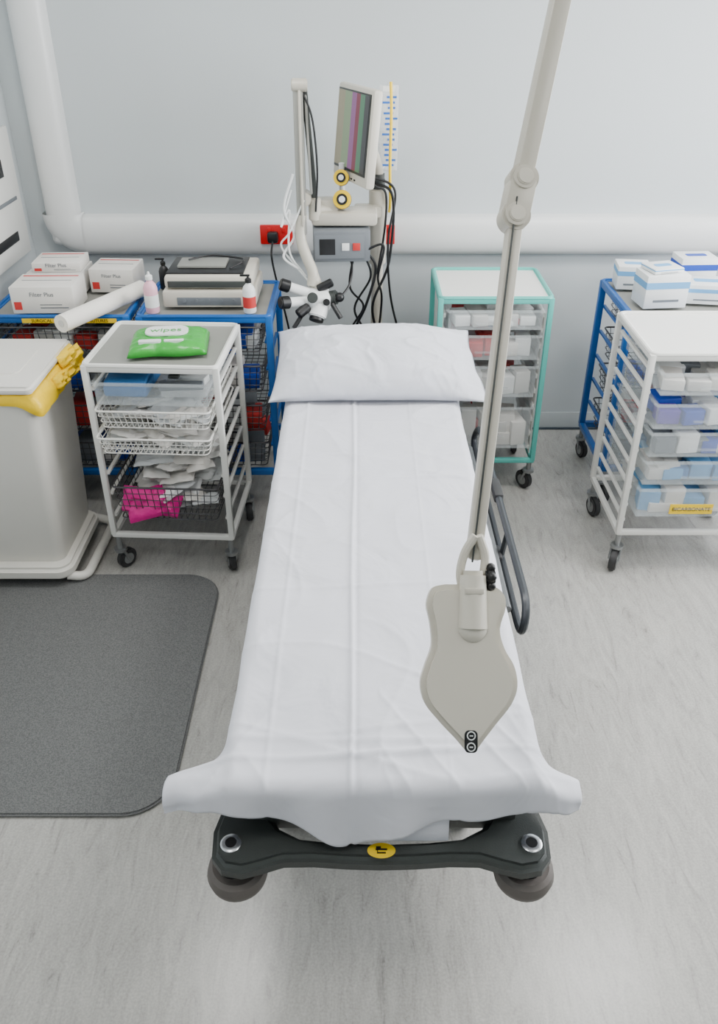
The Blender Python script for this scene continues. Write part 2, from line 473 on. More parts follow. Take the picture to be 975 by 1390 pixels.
# sheet
def prof(a, edge, r, th):
    e = edge-r
    if a < e: return a, 0.0
    q = (a-e)/r
    if q < th: return e+r*math.sin(q), r*(1-math.cos(q))
    rem = a-e-r*th
    return e+r*math.sin(th)+rem*math.cos(th), r*(1-math.cos(th))+rem*math.sin(th)
def sst(x):
    x = max(0.0, min(1.0, x)); return x*x*(3-2*x)
def ridge(x, y, z, p_):
    return max(0, 1-abs(noise.noise(V((x, y, z))))*2.2)**p_
def sheet():
    nx, ny = 220, 420
    me = bpy.data.meshes.new("bed_sheet"); vs = []; fs = []
    r = .030
    yhead, yfoot = 3.21, 1.078
    for j in range(ny+1):
        tj = j/ny
        for i in range(nx+1):
            s = -1+2*i/nx
            sg = -1 if s < 0 else 1
            hw = .326 if sg < 0 else .334
            xa = max(-1, min(1, s*(hw+.11)/hw))*hw
            Lf = .052+.052*(1-(abs(xa)/hw)**1.6)+.040*math.exp(-((xa+.075)/.060)**2)+.003*math.sin(s*11+1)
            ylen = (yhead-yfoot)+Lf
            b = tj*ylen
            yb = yhead-b
            fl = sst(((1.235 if sg < 0 else 1.225)-yb)/(.085 if sg < 0 else .10))
            base = .080+.004*math.sin(yb*5+sg)
            skirt = base*(1-fl)+((.132 if sg < 0 else .082))*fl
            S = abs(s)*(hw+skirt)
            th = 1.54*(1-fl)+(.42 if sg < 0 else .52)*fl
            x, dzs = prof(S, hw, r, th)
            yf, dzf = prof(b, yhead-yfoot, .03, 1.46)
            y = yhead-yf
            over = max(0, S-hw)
            x += over*(.06*math.sin(yb*13+sg*1.3)+.03*math.sin(yb*31))*(1-fl)
            fo = max(0, b-(yhead-yfoot))
            y -= fo*(.10*math.sin(s*7.0+2.0)+.08*math.sin(s*17))
            dz = (dzs**2.5+dzf**2.5)**.4
            tip = min(over/.10, 1)*fl
            dz -= tip*.014*math.sin((yb-1.08)*42)
            cornr = sst((over-.04)/.07)*sst((1.12-yb)/.10)
            y += cornr*.028
            z = .684-dz
            px = sg*x
            hr = max(0, y-2.72); z += .085*hr+.05*sst(hr/.5)*.3
            rel = .0055*noise.noise(V((px*3.4, y*2.6, 1.7)))
            rel += .0042*noise.noise(V((px*3+y*1.5, y*7, 4.2)))
            rel += .0028*ridge(px*3.4, y*2.6, 9.1, 7)
            rel += .0038*ridge(px*1.9+y*.8, y*4.2, 3.3, 9)
            rel += .0060*math.exp(-((px+.064-.002*math.sin(y*6))/.0035)**2)-.0025*math.exp(-((px+.052)/.006)**2)
            rel += .0018*math.exp(-((px-.14)/.004)**2)*.6+.0020*math.exp(-((px+.235)/.005)**2)
            for yc, a_, s_ in ((1.165, .008, .012), (1.20, .004, -.05), (1.235, .003, .09), (1.72, .0040, .02), (2.27, .0050, -.02), (2.66, .0030, .02)):
                rel += a_*math.exp(-((y-yc-.01*math.sin(px*7)-s_*px)/.008)**2)*(.6+.7*noise.noise(V((px*6, yc, 0))))
            nf = sst((1.50-y)/.3)
            dd = (abs(px)-.31)*.9+(y-1.12)*.55
            rel += nf*.0035*ridge(dd*9+sg*3, (px*sg+y)*1.2, 6.6, 5)
            edgew = sst((abs(px)-.16)/.15)
            rel += edgew*.007*noise.noise(V((px*2, y*6, 2.2)))
            rel += edgew*.003*ridge(px*2, y*8, 5.2, 4)
            z += rel
            vs.append((px, y-BY, z))
    for j in range(ny):
        for i in range(nx):
            a = j*(nx+1)+i
            fs.append((a, a+nx+1, a+nx+2, a+1))
    me.from_pydata(vs, [], fs); me.update()
    for f in me.polygons: f.use_smooth = True
    me.materials.append(M_cotton)
    o = bpy.data.objects.new("bed_sheet", me); COL.objects.link(o)
    o.location = (BX, BY, 0)
    sm = o.modifiers.new("thick", 'SOLIDIFY'); sm.thickness = .002; sm.offset = 1
    return o
sheet()
p = MB("under_sheet_hem", M_cotton, bed)
p.box((.010, by(1.088), .555), (.26, .010, .07), 0, .004, rot=(-.2, 0, .0))
p.done()

def pillow():
    n1, n2 = 120, 80
    W, D, T = .382, .218, .125
    bm = bmesh.new()
    for side in (1, -1):
        g = []
        for j in range(n2+1):
            row = []
            v = -1+2*j/n2
            for i in range(n1+1):
                u = -1+2*i/n1
                prof_ = max(0, (1-abs(u)**2.8)*(1-abs(v)**2.3))
                th = prof_**.55
                x = W*u*(1+.03*(abs(v)**3)-.015*(1-v*v)-.03*(v+1)/2)
                y = D*v*(1+.06*abs(u)**4-.015)
                wr = .010*noise.noise(V((u*2.0, v*1.7, side*3)))+.006*noise.noise(V((u*2.2+v*3, v*5, 5)))*(.3+abs(u))
                cr = .007*ridge(u*1.9+.6*v, v*2.4, 7.7, 7)+.012*ridge(u*4.5, v*2.5+u, 2.2, 6)*abs(u)**2
                z = T*th*(1.0 if side > 0 else .40)+(wr+cr*.8)*min(1, th*1.5)*side
                if u > .93:
                    x += (u-.93)/.07*.030*(1.0-.5*v)
                    z += .008*math.sin(v*9)*(u-.93)/.07
                row.append(bm.verts.new((x, y, z)))
            g.append(row)
        for j in range(n2):
            for i in range(n1):
                q = (g[j][i], g[j][i+1], g[j+1][i+1], g[j+1][i])
                bm.faces.new(q if side > 0 else tuple(reversed(q)))
    bmesh.ops.remove_doubles(bm, verts=bm.verts, dist=.0015)
    bmesh.ops.recalc_face_normals(bm, faces=bm.faces)
    for f in bm.faces: f.smooth = True
    me = bpy.data.meshes.new("pillow"); bm.to_mesh(me); bm.free()
    me.materials.append(M_cotton2)
    o = bpy.data.objects.new("pillow", me); COL.objects.link(o)
    o.location = (.053, 2.99, .765); o.rotation_euler = (.24, 0, .01)
    return o
pillow()

# ------------------------------------------------------------------ carts
def frame(g, w, d, h, m, mtop, post=.022, rails=(), bottom=.165, tray=True, castr=.042, lipm=1, angs=None):
    p = MB("frame", [m, mtop], g)
    for sx in (-1, 1):
        for sy in (-1, 1):
            p.box((sx*(w/2-post/2), sy*(d/2-post/2), (h+bottom)/2), (post, post, h-bottom), 0, .003)
    for z in (h-.012, bottom):
        for sy in (-1, 1): p.box((0, sy*(d/2-post/2), z), (w-.01, post*.9, post), 0, .003)
        for sx in (-1, 1): p.box((sx*(w/2-post/2), 0, z), (post*.9, d-.01, post), 0, .003)
    for z in rails:
        for sx in (-1, 1): p.box((sx*(w/2-post*1.1), 0, z), (.014, d-post*1.5, .012), 0, .002)
    p.done()
    if tray:
        t = MB("top_tray", [mtop, m], g)
        t.bb(-w/2+.012, w/2-.012, -d/2+.012, d/2-.012, h-.012, h-.002, 0)
        t.tube(rloop([(-w/2+.008, -d/2+.008, h), (w/2-.008, -d/2+.008, h), (w/2-.008, d/2-.008, h), (-w/2+.008, d/2-.008, h)], .025, 4), .009, lipm, 8, closed=True)
        t.done()
    c = MB("castors", [M_grey, M_dark], g)
    k = 0
    for sx in (-1, 1):
        for sy in (-1, 1):
            castor(c, sx*(w/2-.02), sy*(d/2-.02), castr, bottom, angs[k] if angs else random.choice((.6, -.5, 3.6, 2.6)), 0, 1, .028); k += 1
    c.done()

def drawer(p, m, x0, x1, y0, y1, z0, z1, t=.004, lip=.012, ml=None):
    ml = m if ml is None else ml
    p.bb(x0, x1, y0, y1, z0, z0+t, m)
    p.bb(x0, x1, y0, y0+t, z0, z1, m); p.bb(x0, x1, y1-t, y1, z0, z1, m)
    p.bb(x0, x0+t, y0, y1, z0, z1, m); p.bb(x1-t, x1, y0, y1, z0, z1, m)
    p.bb(x0-lip*.6, x1+lip*.6, y0-lip, y0, z1-.006, z1, ml); p.bb(x0-lip, x0, y0, y1, z1-.006, z1, ml); p.bb(x1, x1+lip, y0, y1, z1-.006, z1, ml)
    p.bb(x0+.3*(x1-x0), x0+.7*(x1-x0), y0-.010, y0, z0+.3*(z1-z0), z0+.3*(z1-z0)+.006, m)

def basket(p, m, x0, x1, y0, y1, z0, z1, nx=14, ny=10, nz=4, r=.0018, rr=.004, taper=.015):
    def lv(t):
        k = taper*(1-t); return x0+k, x1-k, y0+k, y1-k, z0+(z1-z0)*t
    for t in (0, 1):
        a, b, c, d, z = lv(t)
        p.tube(rloop([(a, c, z), (b, c, z), (b, d, z), (a, d, z)], .02, 3), rr if t else r*1.4, m, 6, closed=True)
    for k in range(1, nz):
        a, b, c, d, z = lv(k/nz)
        p.tube(rloop([(a, c, z), (b, c, z), (b, d, z), (a, d, z)], .02, 3), r, m, 5, closed=True)
    a0, b0, c0, d0, _ = lv(0); a1, b1, c1, d1, _ = lv(1)
    for i in range(1, nx):
        t = i/nx
        p.tube([(a1+(b1-a1)*t, c1, z1), (a0+(b0-a0)*t, c0, z0), (a0+(b0-a0)*t, d0, z0), (a1+(b1-a1)*t, d1, z1)], r, m, 5)
    for i in range(1, ny):
        t = i/ny
        p.tube([(a1, c1+(d1-c1)*t, z1), (a0, c0+(d0-c0)*t, z0), (b0, c0+(d0-c0)*t, z0), (b1, c1+(d1-c1)*t, z1)], r, m, 5)

STUFF = [M_gwhite, M_card, M_lblue, M_drape, M_redprint, M_nblue, M_greyprint, M_card2, M_bag]
def contents(g, name, x0, x1, y0, y1, z0, z1, n, mats=None, seed=1, weights=None, bag=False):
    rnd = random.Random(seed)
    mats = mats or STUFF
    p = MB(name, mats, g)
    for k in range(n):
        sx = rnd.uniform(.05, .13); sy = rnd.uniform(.06, .16); sz = rnd.uniform(.02, max(.03, (z1-z0)*.85))
        sx = min(sx, (x1-x0)*.8); sy = min(sy, (y1-y0)*.8)
        cx = rnd.uniform(x0+sx/2, x1-sx/2); cy = rnd.uniform(y0+sy/2, y1-sy/2)
        mi = rnd.choices(range(len(mats)), weights)[0] if weights else rnd.randrange(len(mats))
        if k < 5:
            sx = (x1-x0)/5.3; cy = y0+sy/2+rnd.uniform(0, .02); cx = x0+(x1-x0)*(k+.5)/5; sz = (z1-z0)*rnd.uniform(.55, .95); mi = (k*2+seed) % len(mats)
        if bag:
            h = rnd.uniform(.02, .035)
            zz = z0+.02+(z1-z0-.03)*k/n
            p.pillowy((cx, cy, zz), max(sx, .07)*1.5, sy*1.2, h, mi, rot=(rnd.uniform(-.45, .25), rnd.uniform(-.35, .35), rnd.uniform(0, 3)), seed=k)
        else:
            p.box((cx, cy, z0+sz/2), (sx, sy, sz), mi, .004, rot=(0, 0, rnd.uniform(-.2, .2)))
    return p.done()

# --- white wire-basket trolley (left)
W_, D_, H_ = .490, .44, .895
g = group("white_basket_trolley", (-.724, 2.885, 0), -.05)
frame(g, W_, D_, H_, M_white, M_traymetal, rails=(.80, .72, .63, .54, .45, .36, .26), bottom=.175, angs=(.6, 2.9, -.4, 2.9))
a, b = -W_/2+.045, W_/2-.045
p = MB("clear_tray", M_clear, g); drawer(p, 0, a, b, -D_/2-.015, D_/2-.03, .755, .84); p.done()
p = MB("tray_contents", [M_drape, M_greyprint, M_gwhite, M_bag, M_dgrey], g)
p.box((a+.09, -.08, .785), (.16, .22, .045), 0, .012); p.box((a+.085, -.09, .815), (.15, .2, .02), 0, .008, rot=(0, 0, .08))
p.box((b-.10, -.10, .775), (.17, .16, .03), 3, .01); p.box((b-.11, -.16, .80), (.16, .03, .03), 1, .006, rot=(0, 0, .1)); p.box((b-.08, -.11, .81), (.12, .05, .03), 2, .006, rot=(0, 0, -.2)); p.box((b-.14, -.12, .825), (.04, .05, .012), 4, .004)
p.done()
p = MB("wire_baskets", [M_wirew, M_wired], g)
basket(p, 0, a-.01, b+.005, -D_/2-.03, D_/2-.03, .665, .735, 20, 10, 3)
basket(p, 0, a-.01, b+.005, -D_/2-.06, D_/2-.03, .575, .640, 20, 10, 3)
basket(p, 1, a+.01, b+.01, -D_/2-.05, D_/2-.03, .285, .43, 16, 12, 5)
p.done()
contents(g, "syringe_packets", a+.02, b-.02, -D_/2, D_/2-.05, .668, .73, 22, [M_gwhite, M_bag, M_card, M_card2], 5, bag=True)
contents(g, "dressing_packets", a+.02, b-.02, -D_/2, D_/2-.05, .578, .64, 22, [M_gwhite, M_card, M_card2], 6, bag=True)
contents(g, "plastic_wrapped_packets", a+.06, b-.03, -D_/2, D_/2-.06, .29, .53, 42, [M_bag, M_gwhite, M_card, M_card2], 8, bag=True)
p = MB("magenta_packet", M_mag, g)
p.pillowy((a+.12, -D_/2-.005, .345), .18, .10, .05, 0, rot=(1.1, .1, 0), seed=2); p.pillowy((a+.12, -D_/2-.01, .335), .15, .12, .05, 0, rot=(.9, -.2, .2), seed=5); p.pillowy((a+.20, -D_/2+.0, .33), .10, .09, .05, 0, rot=(1.0, .3, 0), seed=7)
p.done()

# green wipes packet
g = group("wipes_packet", (-.695, 2.850, H_+.012), .10)
def pouch(name, m, w, d, h, parent):
    bm = bmesh.new(); n = 36
    for side in (1, 0):
        rows = []
        for j in range(n+1):
            v = -1+2*j/n
            row = []
            for i in range(n+1):
                u = -1+2*i/n
                t = max(0, (1-abs(u)**5)*(1-abs(v)**4))**.4
                z = (h*t+.006*noise.noise(V((u*4, v*4, 3)))*t+.004*ridge(u*5, v*3, 1, 4)*t*abs(u)) if side else 0
                row.append(bm.verts.new((u*w/2*(1+.0*v), v*d/2*(1+.04*math.sin(u*5)), z)))
            rows.append(row)
        for j in range(n):
            for i in range(n):
                q = (rows[j][i], rows[j][i+1], rows[j+1][i+1], rows[j+1][i])
                bm.faces.new(q if side else tuple(reversed(q)))
    bmesh.ops.remove_doubles(bm, verts=bm.verts, dist=.001)
    for f in bm.faces: f.smooth = True
    me = bpy.data.meshes.new(name); bm.to_mesh(me); bm.free(); me.materials.append(m)
    o = bpy.data.objects.new(name, me); COL.objects.link(o); o.parent = parent; return o
pouch("film_pouch", M_green, .28, .23, .042, g)
p = MB("white_flap_label", M_gwhite, g); p.prism(rrect(-.085, .070, -.025, .065, .035), .042, .0485, bev=.001); p.done()
p = MB("side_print", M_gwhite, g); p.prism(rrect(-.10, -.02, -.080, -.055, .008), .034, .0445); p.prism(rrect(-.01, .06, -.076, -.060, .005), .034, .0445); p.done()
text("pack_lettering", "wipes", (-.01, .020, .0495), (0, 0, 0), .050, M_green, g)

# --- blue basket trolleys behind
def blue_trolley(loc, w, d, h, seed, rz=0):
    g = group("blue_basket_trolley", loc, rz)
    frame(g, w, d, h, M_blue, M_traymetal, post=.028, rails=(.78, .66, .54, .42, .30), bottom=.17, castr=.042, angs=(2.9, 2.9, 3.4, 3.0))
    a, b = -w/2+.045, w/2-.045
    p = MB("wire_baskets", [M_wired], g)
    lv = ((.74, .85), (.56, .68), (.38, .50), (.20, .32))
    for z0, z1 in lv: basket(p, 0, a, b, -d/2+.004, d/2-.03, z0, z1, 16, 10, 4)
    p.done()
    for k, (z0, z1) in enumerate(lv):
        contents(g, "basket_contents_%d" % (k+1), a+.03, b-.03, -d/2+.03, d/2-.06, z0+.004, z1-.01, 14,
                 [M_gwhite, M_nblue, M_redprint, M_greyprint, M_card2, M_card], seed+k)
    return g
g1 = blue_trolley((-1.215, 3.40, 0), .58, .46, .895, 20)
p = MB("shelf_label", M_ylabel, g1); p.bb(-.14, .02, -.2335, -.2315, .872, .890); p.done()
text("label_text", "SURGICAL", (-.06, -.234, .881), FRONT, .018, M_black, g1)
p = MB("shelf_label_2", M_ylabel, g1); p.bb(.10, .24, -.2335, -.2315, .872, .890); p.done()
text("label_text_2", "SUTURES", (.17, -.234, .881), FRONT, .018, M_black, g1)
g2 = blue_trolley((-.625, 3.40, 0), .55, .46, .895, 40)
g3 = blue_trolley((1.37, 3.43, 0), .56, .46, .895, 60)

def carton(name, loc, s, rz, face, stripe, title):
    g = group(name, loc, rz)
    p = MB("carton", [face, stripe, M_greyprint], g)
    x, y, z = s
    p.bb(-x/2, x/2, -y/2, y/2, 0, z, 0, .003)
    p.bb(-x/2+.01, -x/2+.04, -y/2-.0008, -y/2+.001, z*.15, z*.45, 1)
    p.bb(-x*.05, x*.4, -y/2-.0008, -y/2+.001, z*.2, z*.24, 2)
    p.bb(-x*.05, x*.3, -y/2-.0008, -y/2+.001, z*.32, z*.35, 2)
    p.bb(-x*.45, x*.45, y*.30, y*.36, z, z+.0008, 1)
    p.bb(-x*.4, x*.4, -.002, .002, z, z+.0008, 2)
    p.done()
    if title: text("print", title, (0, -y/2-.001, z*.72), FRONT, min(.024, x*.11), M_greyprint, g)
TZ = .905
carton("supply_carton", (-1.265, 3.275, TZ), (.25, .18, .108), .02, M_card, M_redprint, "Filter Plus")
carton("supply_carton", (-1.285, 3.50, TZ), (.23, .18, .095), .0, M_card2, M_redprint, "Filter Plus")
carton("supply_carton", (-1.275, 3.50, TZ+.0965), (.20, .16, .040), .05, M_card, M_redprint, "Filter Plus")
carton("supply_carton", (-1.05, 3.53, TZ), (.19, .17, .10), -.05, M_card, M_redprint, "Filter Plus")
g = group("couch_paper_roll", (-1.02, 3.18, TZ+.037))
p = MB("roll", [M_paper, M_card2], g)
d = V((.20, .40, 0)).normalized()
A = -d*.235; B = d*.235
p.cyl(A, B, .034, 0, 32); p.cyl(A-d*.001, A+d*.01, .014, 1, 16); p.cyl(B-d*.01, B+d*.001, .014, 1, 16)
p.done()

g = group("electrosurgical_unit", (-.61, 3.40, TZ))
p = MB("casing", [M_cream, M_black, M_dgrey, M_greyprint, M_traymetal], g)
p.bb(-.190, .190, -.15, .15, .0, .070, 0, .012)
p.bb(-.180, .180, -.13, .15, .073, .125, 0, .012)
p.bb(-.175, .14, -.10, .13, .124, .131, 1, .002)
p.bb(-.165, .165, -.136, -.128, .080, .106, 2, .002)
p.bb(-.13, .13, -.154, -.149, .012, .045, 3, .002)
for k in range(5): p.cyl((-.10+k*.05, -.15, .032), (-.10+k*.05, -.160, .032), .007, 3)
p.box((-.04, .02, .137), (.20, .12, .012), 4, .004)
p.tube(catmull([(.08, -.05, .135), (.13, 0, .15), (.1, .08, .14), (-.02, .08, .15), (-.1, .02, .15)]), .004, 1)
p.done()
def bottle(name, loc, r, h, m, cap, capm, label=None):
    g = group(name, loc)
    p = MB("bottle_body", [m, capm, label or M_gwhite], g)
    p.lathe([(r*.9, 0), (r, .005), (r, h*.60), (r*.8, h*.70), (r*.4, h*.78), (r*.4, h*.82)], None, 0)
    p.lathe([(r*1.01, h*.15), (r*1.01, h*.45)], None, 2)
    p.lathe([(r*.5, h*.81), (r*.5, h*.90), (r*.2, h*.94), (r*.12, h)], None, 1)
    if cap == 'pump': p.box((-.012, 0, h), (.04, .012, .008), 1, .003)
    p.done()
bottle("squeeze_bottle", (-.832, 3.205, TZ), .028, .165, M_pink, '', M_gwhite, M_gwhite)
bottle("pump_bottle", (-.440, 3.205, TZ), .026, .15, M_gwhite, 'pump', M_black, M_redprint)
bottle("pump_bottle", (-.84, 3.50, TZ), .022, .13, M_black, 'pump', M_black, M_black)

# --- clinical waste bin
g = group("clinical_waste_bin", (-1.318, 2.79, 0))
p = MB("bin_body", [M_beige, M_grey], g)
bm = bmesh.new()
def ring(hx, hy, z, r=.04):
    return [bm.verts.new((x, y, z)) for x, y in rrect(-hx, hx, -hy, hy, r, 5)]
R = [ring(.160, .185, .10), ring(.165, .19, .14), ring(.190, .215, .76), ring(.195, .22, .815)]
for i in range(len(R)-1):
    for k in range(len(R[0])):
        n_ = len(R[0]); bm.faces.new((R[i][k], R[i][(k+1) % n_], R[i+1][(k+1) % n_], R[i+1][k]))
bm.faces.new(list(reversed(R[0]))); bm.faces.new(R[-1])
p._merge(bm, 0)
p.prism(rrect(-.19, .20, -.24, .20, .06), .045, .10, 0, bev=.015)
p.tube(rloop([(.17, -.20, .045), (.240, -.19, .03), (.25, .20, .03), (.17, .21, .045)], .05, 6, closed=False), .018, 0, 12)
p.done()
p = MB("bin_lid", [M_beige], g)
p.prism(rrect(-.205, .205, -.235, .225, .025), .838, .868, 0, bev=.010)
p.prism(rrect(-.12, .12, -.12, .12, .03), .866, .871, 0, bev=.002)
p.bb(-.08, .08, -.25, -.23, .83, .855, 0, .006)
p.done()
bm = bmesh.new(); rings = []
for k, (off, z) in enumerate(((-.01, .836), (.008, .834), (.012, .822), (.013, .808), (.010, .798))):
    base = rrect(-.195-off, .195+off, -.22-off, .22+off, .05, 8)
    dense = []
    for i in range(len(base)):
        p0_ = V(base[i]); p1_ = V(base[(i+1) % len(base)])
        m_ = max(1, int((p1_-p0_).length/.015))
        for q_ in range(m_): dense.append(p0_.lerp(p1_, q_/m_))
    rings.append([(q, z, k) for q in dense])
nmin = min(len(r_) for r_ in rings)
def resamp(r_, n):
    return [r_[int(i*len(r_)/n)] for i in range(n)]
vr = []
for r_ in rings:
    row = []
    for (q, z, k) in resamp(r_, nmin):
        x, y = q.x, q.y
        right = sst((x-.14)/.06)
        a = noise.noise(V((x*22, y*22, z*6)))
        f = 1+(.015+.05*right)*a*(k > 1)
        zz = z-(right*.05*(k/4) if k > 1 else 0)+(.012*noise.noise(V((x*16, y*16, 1.5))) if k == 4 else 0)
        row.append(bm.verts.new((x*f+right*.012*(k > 1), y*f, zz)))
    vr.append(row)
for i in range(4):
    for k in range(nmin): bm.faces.new((vr[i][k], vr[i+1][k], vr[i+1][(k+1) % nmin], vr[i][(k+1) % nmin]))
bmesh.ops.recalc_face_normals(bm, faces=bm.faces)
p = MB("yellow_waste_bag", [M_yellow], g); p._merge(bm, 0)
for (y_, z_, w_, r_) in ((.05, .79, .10, .3), (.14, .82, .11, .8), (.10, .845, .10, .2), (-.02, .80, .08, -.3), (.17, .78, .09, .5)):
    p.pillowy((.218, y_, z_), .05, w_*1.2, .05, 0, rot=(r_, 1.2, r_*.5), seed=z_*10+y_)
p.done(1.2)

# --- teal drawer trolley
W_, D_, H_ = .48, .42, .93
g = group("teal_drawer_trolley", (.568, 3.50, 0), .0)
frame(g, W_, D_, H_, M_teal, M_white, post=.022, bottom=.16, castr=.045, angs=(.5, 2.8, -.6, 3.3))
p = MB("side_panels", [M_white], g)
for sx in (-1, 1):
    for z in [.22+.07*k for k in range(10)]:
        p.box((sx*(W_/2-.030), 0, z), (.012, D_-.05, .02), 0, .003)
    p.box((sx*(W_/2-.026), 0, .52), (.004, D_-.05, .66), 0)
p.done()
a, b = -W_/2+.045, W_/2-.045
p = MB("clear_drawers", M_clear, g)
lv = ((.80, .885), (.665, .775), (.49, .635), (.235, .44))
for z0, z1 in lv: drawer(p, 0, a, b, -D_/2-.012, D_/2-.03, z0, z1)
p.done()
tm = ([M_gwhite, M_card, M_card2, M_redprint], [M_redprint, M_nblue, M_card, M_redprint, M_gwhite], [M_gwhite, M_redprint, M_card2, M_card], [M_gwhite, M_card2, M_redprint, M_card])
for k, (z0, z1) in enumerate(lv):
    contents(g, "drawer_contents_%d" % (k+1), a+.02, b-.02, -D_/2+.005, D_/2-.05, z0+.005, z1-.02, 18, tm[k], 80+k)

# --- white drawer trolley (right)
W_, D_, H_ = .56, .44, .93
g = group("white_drawer_trolley", (1.30, 2.91, 0), .0)
frame(g, W_, D_, H_, M_white, M_white, rails=(.86, .78, .70, .62, .54, .46, .38, .30, .23), bottom=.175, castr=.045, angs=(3.6, 2.9, .3, 2.9))
a, b = -W_/2+.05, W_/2-.05
p = MB("clear_drawers", M_clear, g)
lv = ((.79, .875), (.655, .755), (.54, .64), (.42, .52), (.275, .40))
for z0, z1 in lv: drawer(p, 0, a, b, -D_/2-.03, D_/2-.03, z0, z1)
p.done()
tm = ([M_card, M_gwhite, M_card2, M_greyprint], [M_gwhite, M_purple, M_lblue, M_nblue, M_gwhite], [M_gwhite, M_nblue, M_greyprint, M_lblue, M_gwhite], [M_drape, M_gwhite, M_lblue, M_card2, M_lblue], [M_lblue, M_gwhite, M_card, M_card2])
for k, (z0, z1) in enumerate(lv):
    contents(g, "drawer_contents_%d" % (k+1), a+.02, b-.02, -D_/2-.015, D_/2-.05, z0+.005, z1-.01, 20, tm[k], 180+k)
p = MB("drawer_label", M_ylabel, g); p.bb(-.105, .06, -D_/2-.0345, -D_/2-.031, .290, .332); p.done()
text("label_text", "BICARBONATE", (-.0225, -D_/2-.0355, .311), FRONT, .022, M_black, g)

def glovebox(loc, s, rz, m):
    g = group("glove_box", loc, rz)
    p = MB("carton", [M_gwhite, m, M_greyprint], g)
    x, y, z = s
    p.bb(-x/2, x/2, -y/2, y/2, 0, z, 0, .003)
    p.bb(-x/2-.0008, x/2+.0008, -y/2-.001, y/2+.001, z*.60, z*.80, 1)
    p.bb(-x*.3, x*.3, -y/2-.0015, -y/2, z*.2, z*.27, 2)
    p.prism(rrect(-x*.28, x*.28, -y*.15, y*.15, .01), z, z+.001, 1)
    p.done()
glovebox((1.240, 3.31, TZ), (.18, .13, .135), .10, M_lblue)
glovebox((1.190, 3.54, TZ), (.14, .12, .10), -.12, M_lblue)
glovebox((1.235, 3.32, TZ+.1375), (.13, .11, .02), .25, M_lblue)
glovebox((1.45, 3.36, TZ), (.20, .14, .08), -.15, M_lblue)
glovebox((1.46, 3.56, TZ), (.16, .12, .13), .05, M_nblue)

# ------------------------------------------------------------------ microscope + monitor stand
g = group("colposcope_stand", (.08, 3.62, 0))
p = MB("pillar_and_base", [M_cream2, M_grey, M_dark, M_dgrey], g)
p.cyl((0, 0, .12), (0, 0, 1.20), .026, 0, 24)
p.cyl((0, 0, .98), (0, 0, 1.30), .038, 0, 24, bev=.006)
p.cyl((0, 0, 1.30), (0, 0, 1.345), .030, 3, 24, bev=.006)
for a_ in (190, 350, 90, 270):
    L = .22 if a_ != 90 else .17
    e = V((math.cos(math.radians(a_)), math.sin(math.radians(a_)), 0))*L
    p.tube([(0, 0, .13), (e.x, e.y, .11)], .022, 0, 10)
    castor(p, e.x, e.y, .035, .11, a_, 1, 2, .03)
p.done()
p = MB("control_unit", [M_greyprint, M_black, M_gwhite, M_cream2, M_redprint], g)
p.box((-.155, -.14, 1.115), (.235, .16, .130), 0, .008, rot=(0, 0, .06))
p.box((-.16, -.2235, 1.115), (.205, .006, .10), 0, .002, rot=(0, 0, .06))
p.box((-.210, -.2285, 1.115), (.065, .004, .065), 1, .001, rot=(0, 0, .06))
p.box((-.135, -.2265, 1.115), (.03, .004, .03), 2, .001, rot=(0, 0, .06))
p.box((-.09, -.2245, 1.115), (.03, .004, .03), 4, .001, rot=(0, 0, .06))
p.box((-.14, -.12, 1.215), (.27, .14, .055), 3, .015)
p.box((-.04, -.03, 1.215), (.12, .07, .05), 3, .01)
p.box((-.21, -.11, 1.26), (.09, .08, .05), 3, .012)
p.done()
p = MB("yellow_knobs", [M_ylabel, M_black, M_gwhite], g)
for cx, cz, r in ((-.150, 1.365, .031), (-.147, 1.280, .037)):
    c = V((cx, -.12, cz)); q = V((-.05, -1, .25)).normalized()
    p.cyl(c, c+q*.035, r, 1, 24); p.cyl(c+q*.035, c+q*.045, r, 0, 24, bev=.003); p.cyl(c+q*.045, c+q*.05, r*.6, 1, 20); p.cyl(c+q*.05, c+q*.053, r*.35, 2, 16)
p.cyl((-.150, -.10, 1.22), (-.150, -.10, 1.42), .012, 2)
p.done()
p = MB("spring_arm", [M_cream2, M_dgrey, M_black, M_armg], g)
p.tube([(-.18, -.12, 1.24), (-.26, -.16, 1.25)], .022, 0, 12)
p.cyl((-.26, -.17, 1.21), (-.26, -.17, 1.30), .026, 0, 20, bev=.004)
def bar(P0, P1, w, t, m):
    P0 = V(P0); P1 = V(P1); d = (P1-P0); L = d.length
    q = V((0, 0, 1)).rotation_difference(d.normalized())
    p.box((P0+P1)/2, (w, t, L), m, .006, rot=q.to_euler())
bar((-.258, -.17, 1.28), (-.290, -.16, 1.70), .024, .024, 1)
bar((-.312, -.21, 1.16), (-.312, -.18, 1.72), .038, .04, 3)
bar((-.306, -.235, 1.20), (-.306, -.205, 1.70), .012, .012, 0)
bar((-.270, -.21, 1.32), (-.285, -.17, 1.68), .010, .02, 3)
p.cyl((-.335, -.19, 1.715), (-.275, -.19, 1.715), .024, 0, 20, bev=.004)
p.cyl((-.30, -.215, 1.30), (-.30, -.14, 1.30), .028, 0, 20, bev=.004)
p.tube(catmull([(-.312, -.21, 1.24), (-.318, -.22, 1.15), (-.295, -.25, 1.08), (-.270, -.27, 1.02), (-.275, -.28, .97)]), .022, 0, 12)
p.done()
p = MB("microscope_head", [M_gwhite, M_black, M_dgrey, M_cream2], g)
H0 = V((-.250, -.295, .920))
p.box(H0, (.10, .10, .08), 0, .022, rot=(.3, 0, .2), seg=3)
p.cyl(H0+V((-.0, .02, .03)), H0+V((-.02, .03, .09)), .024, 3, 20)
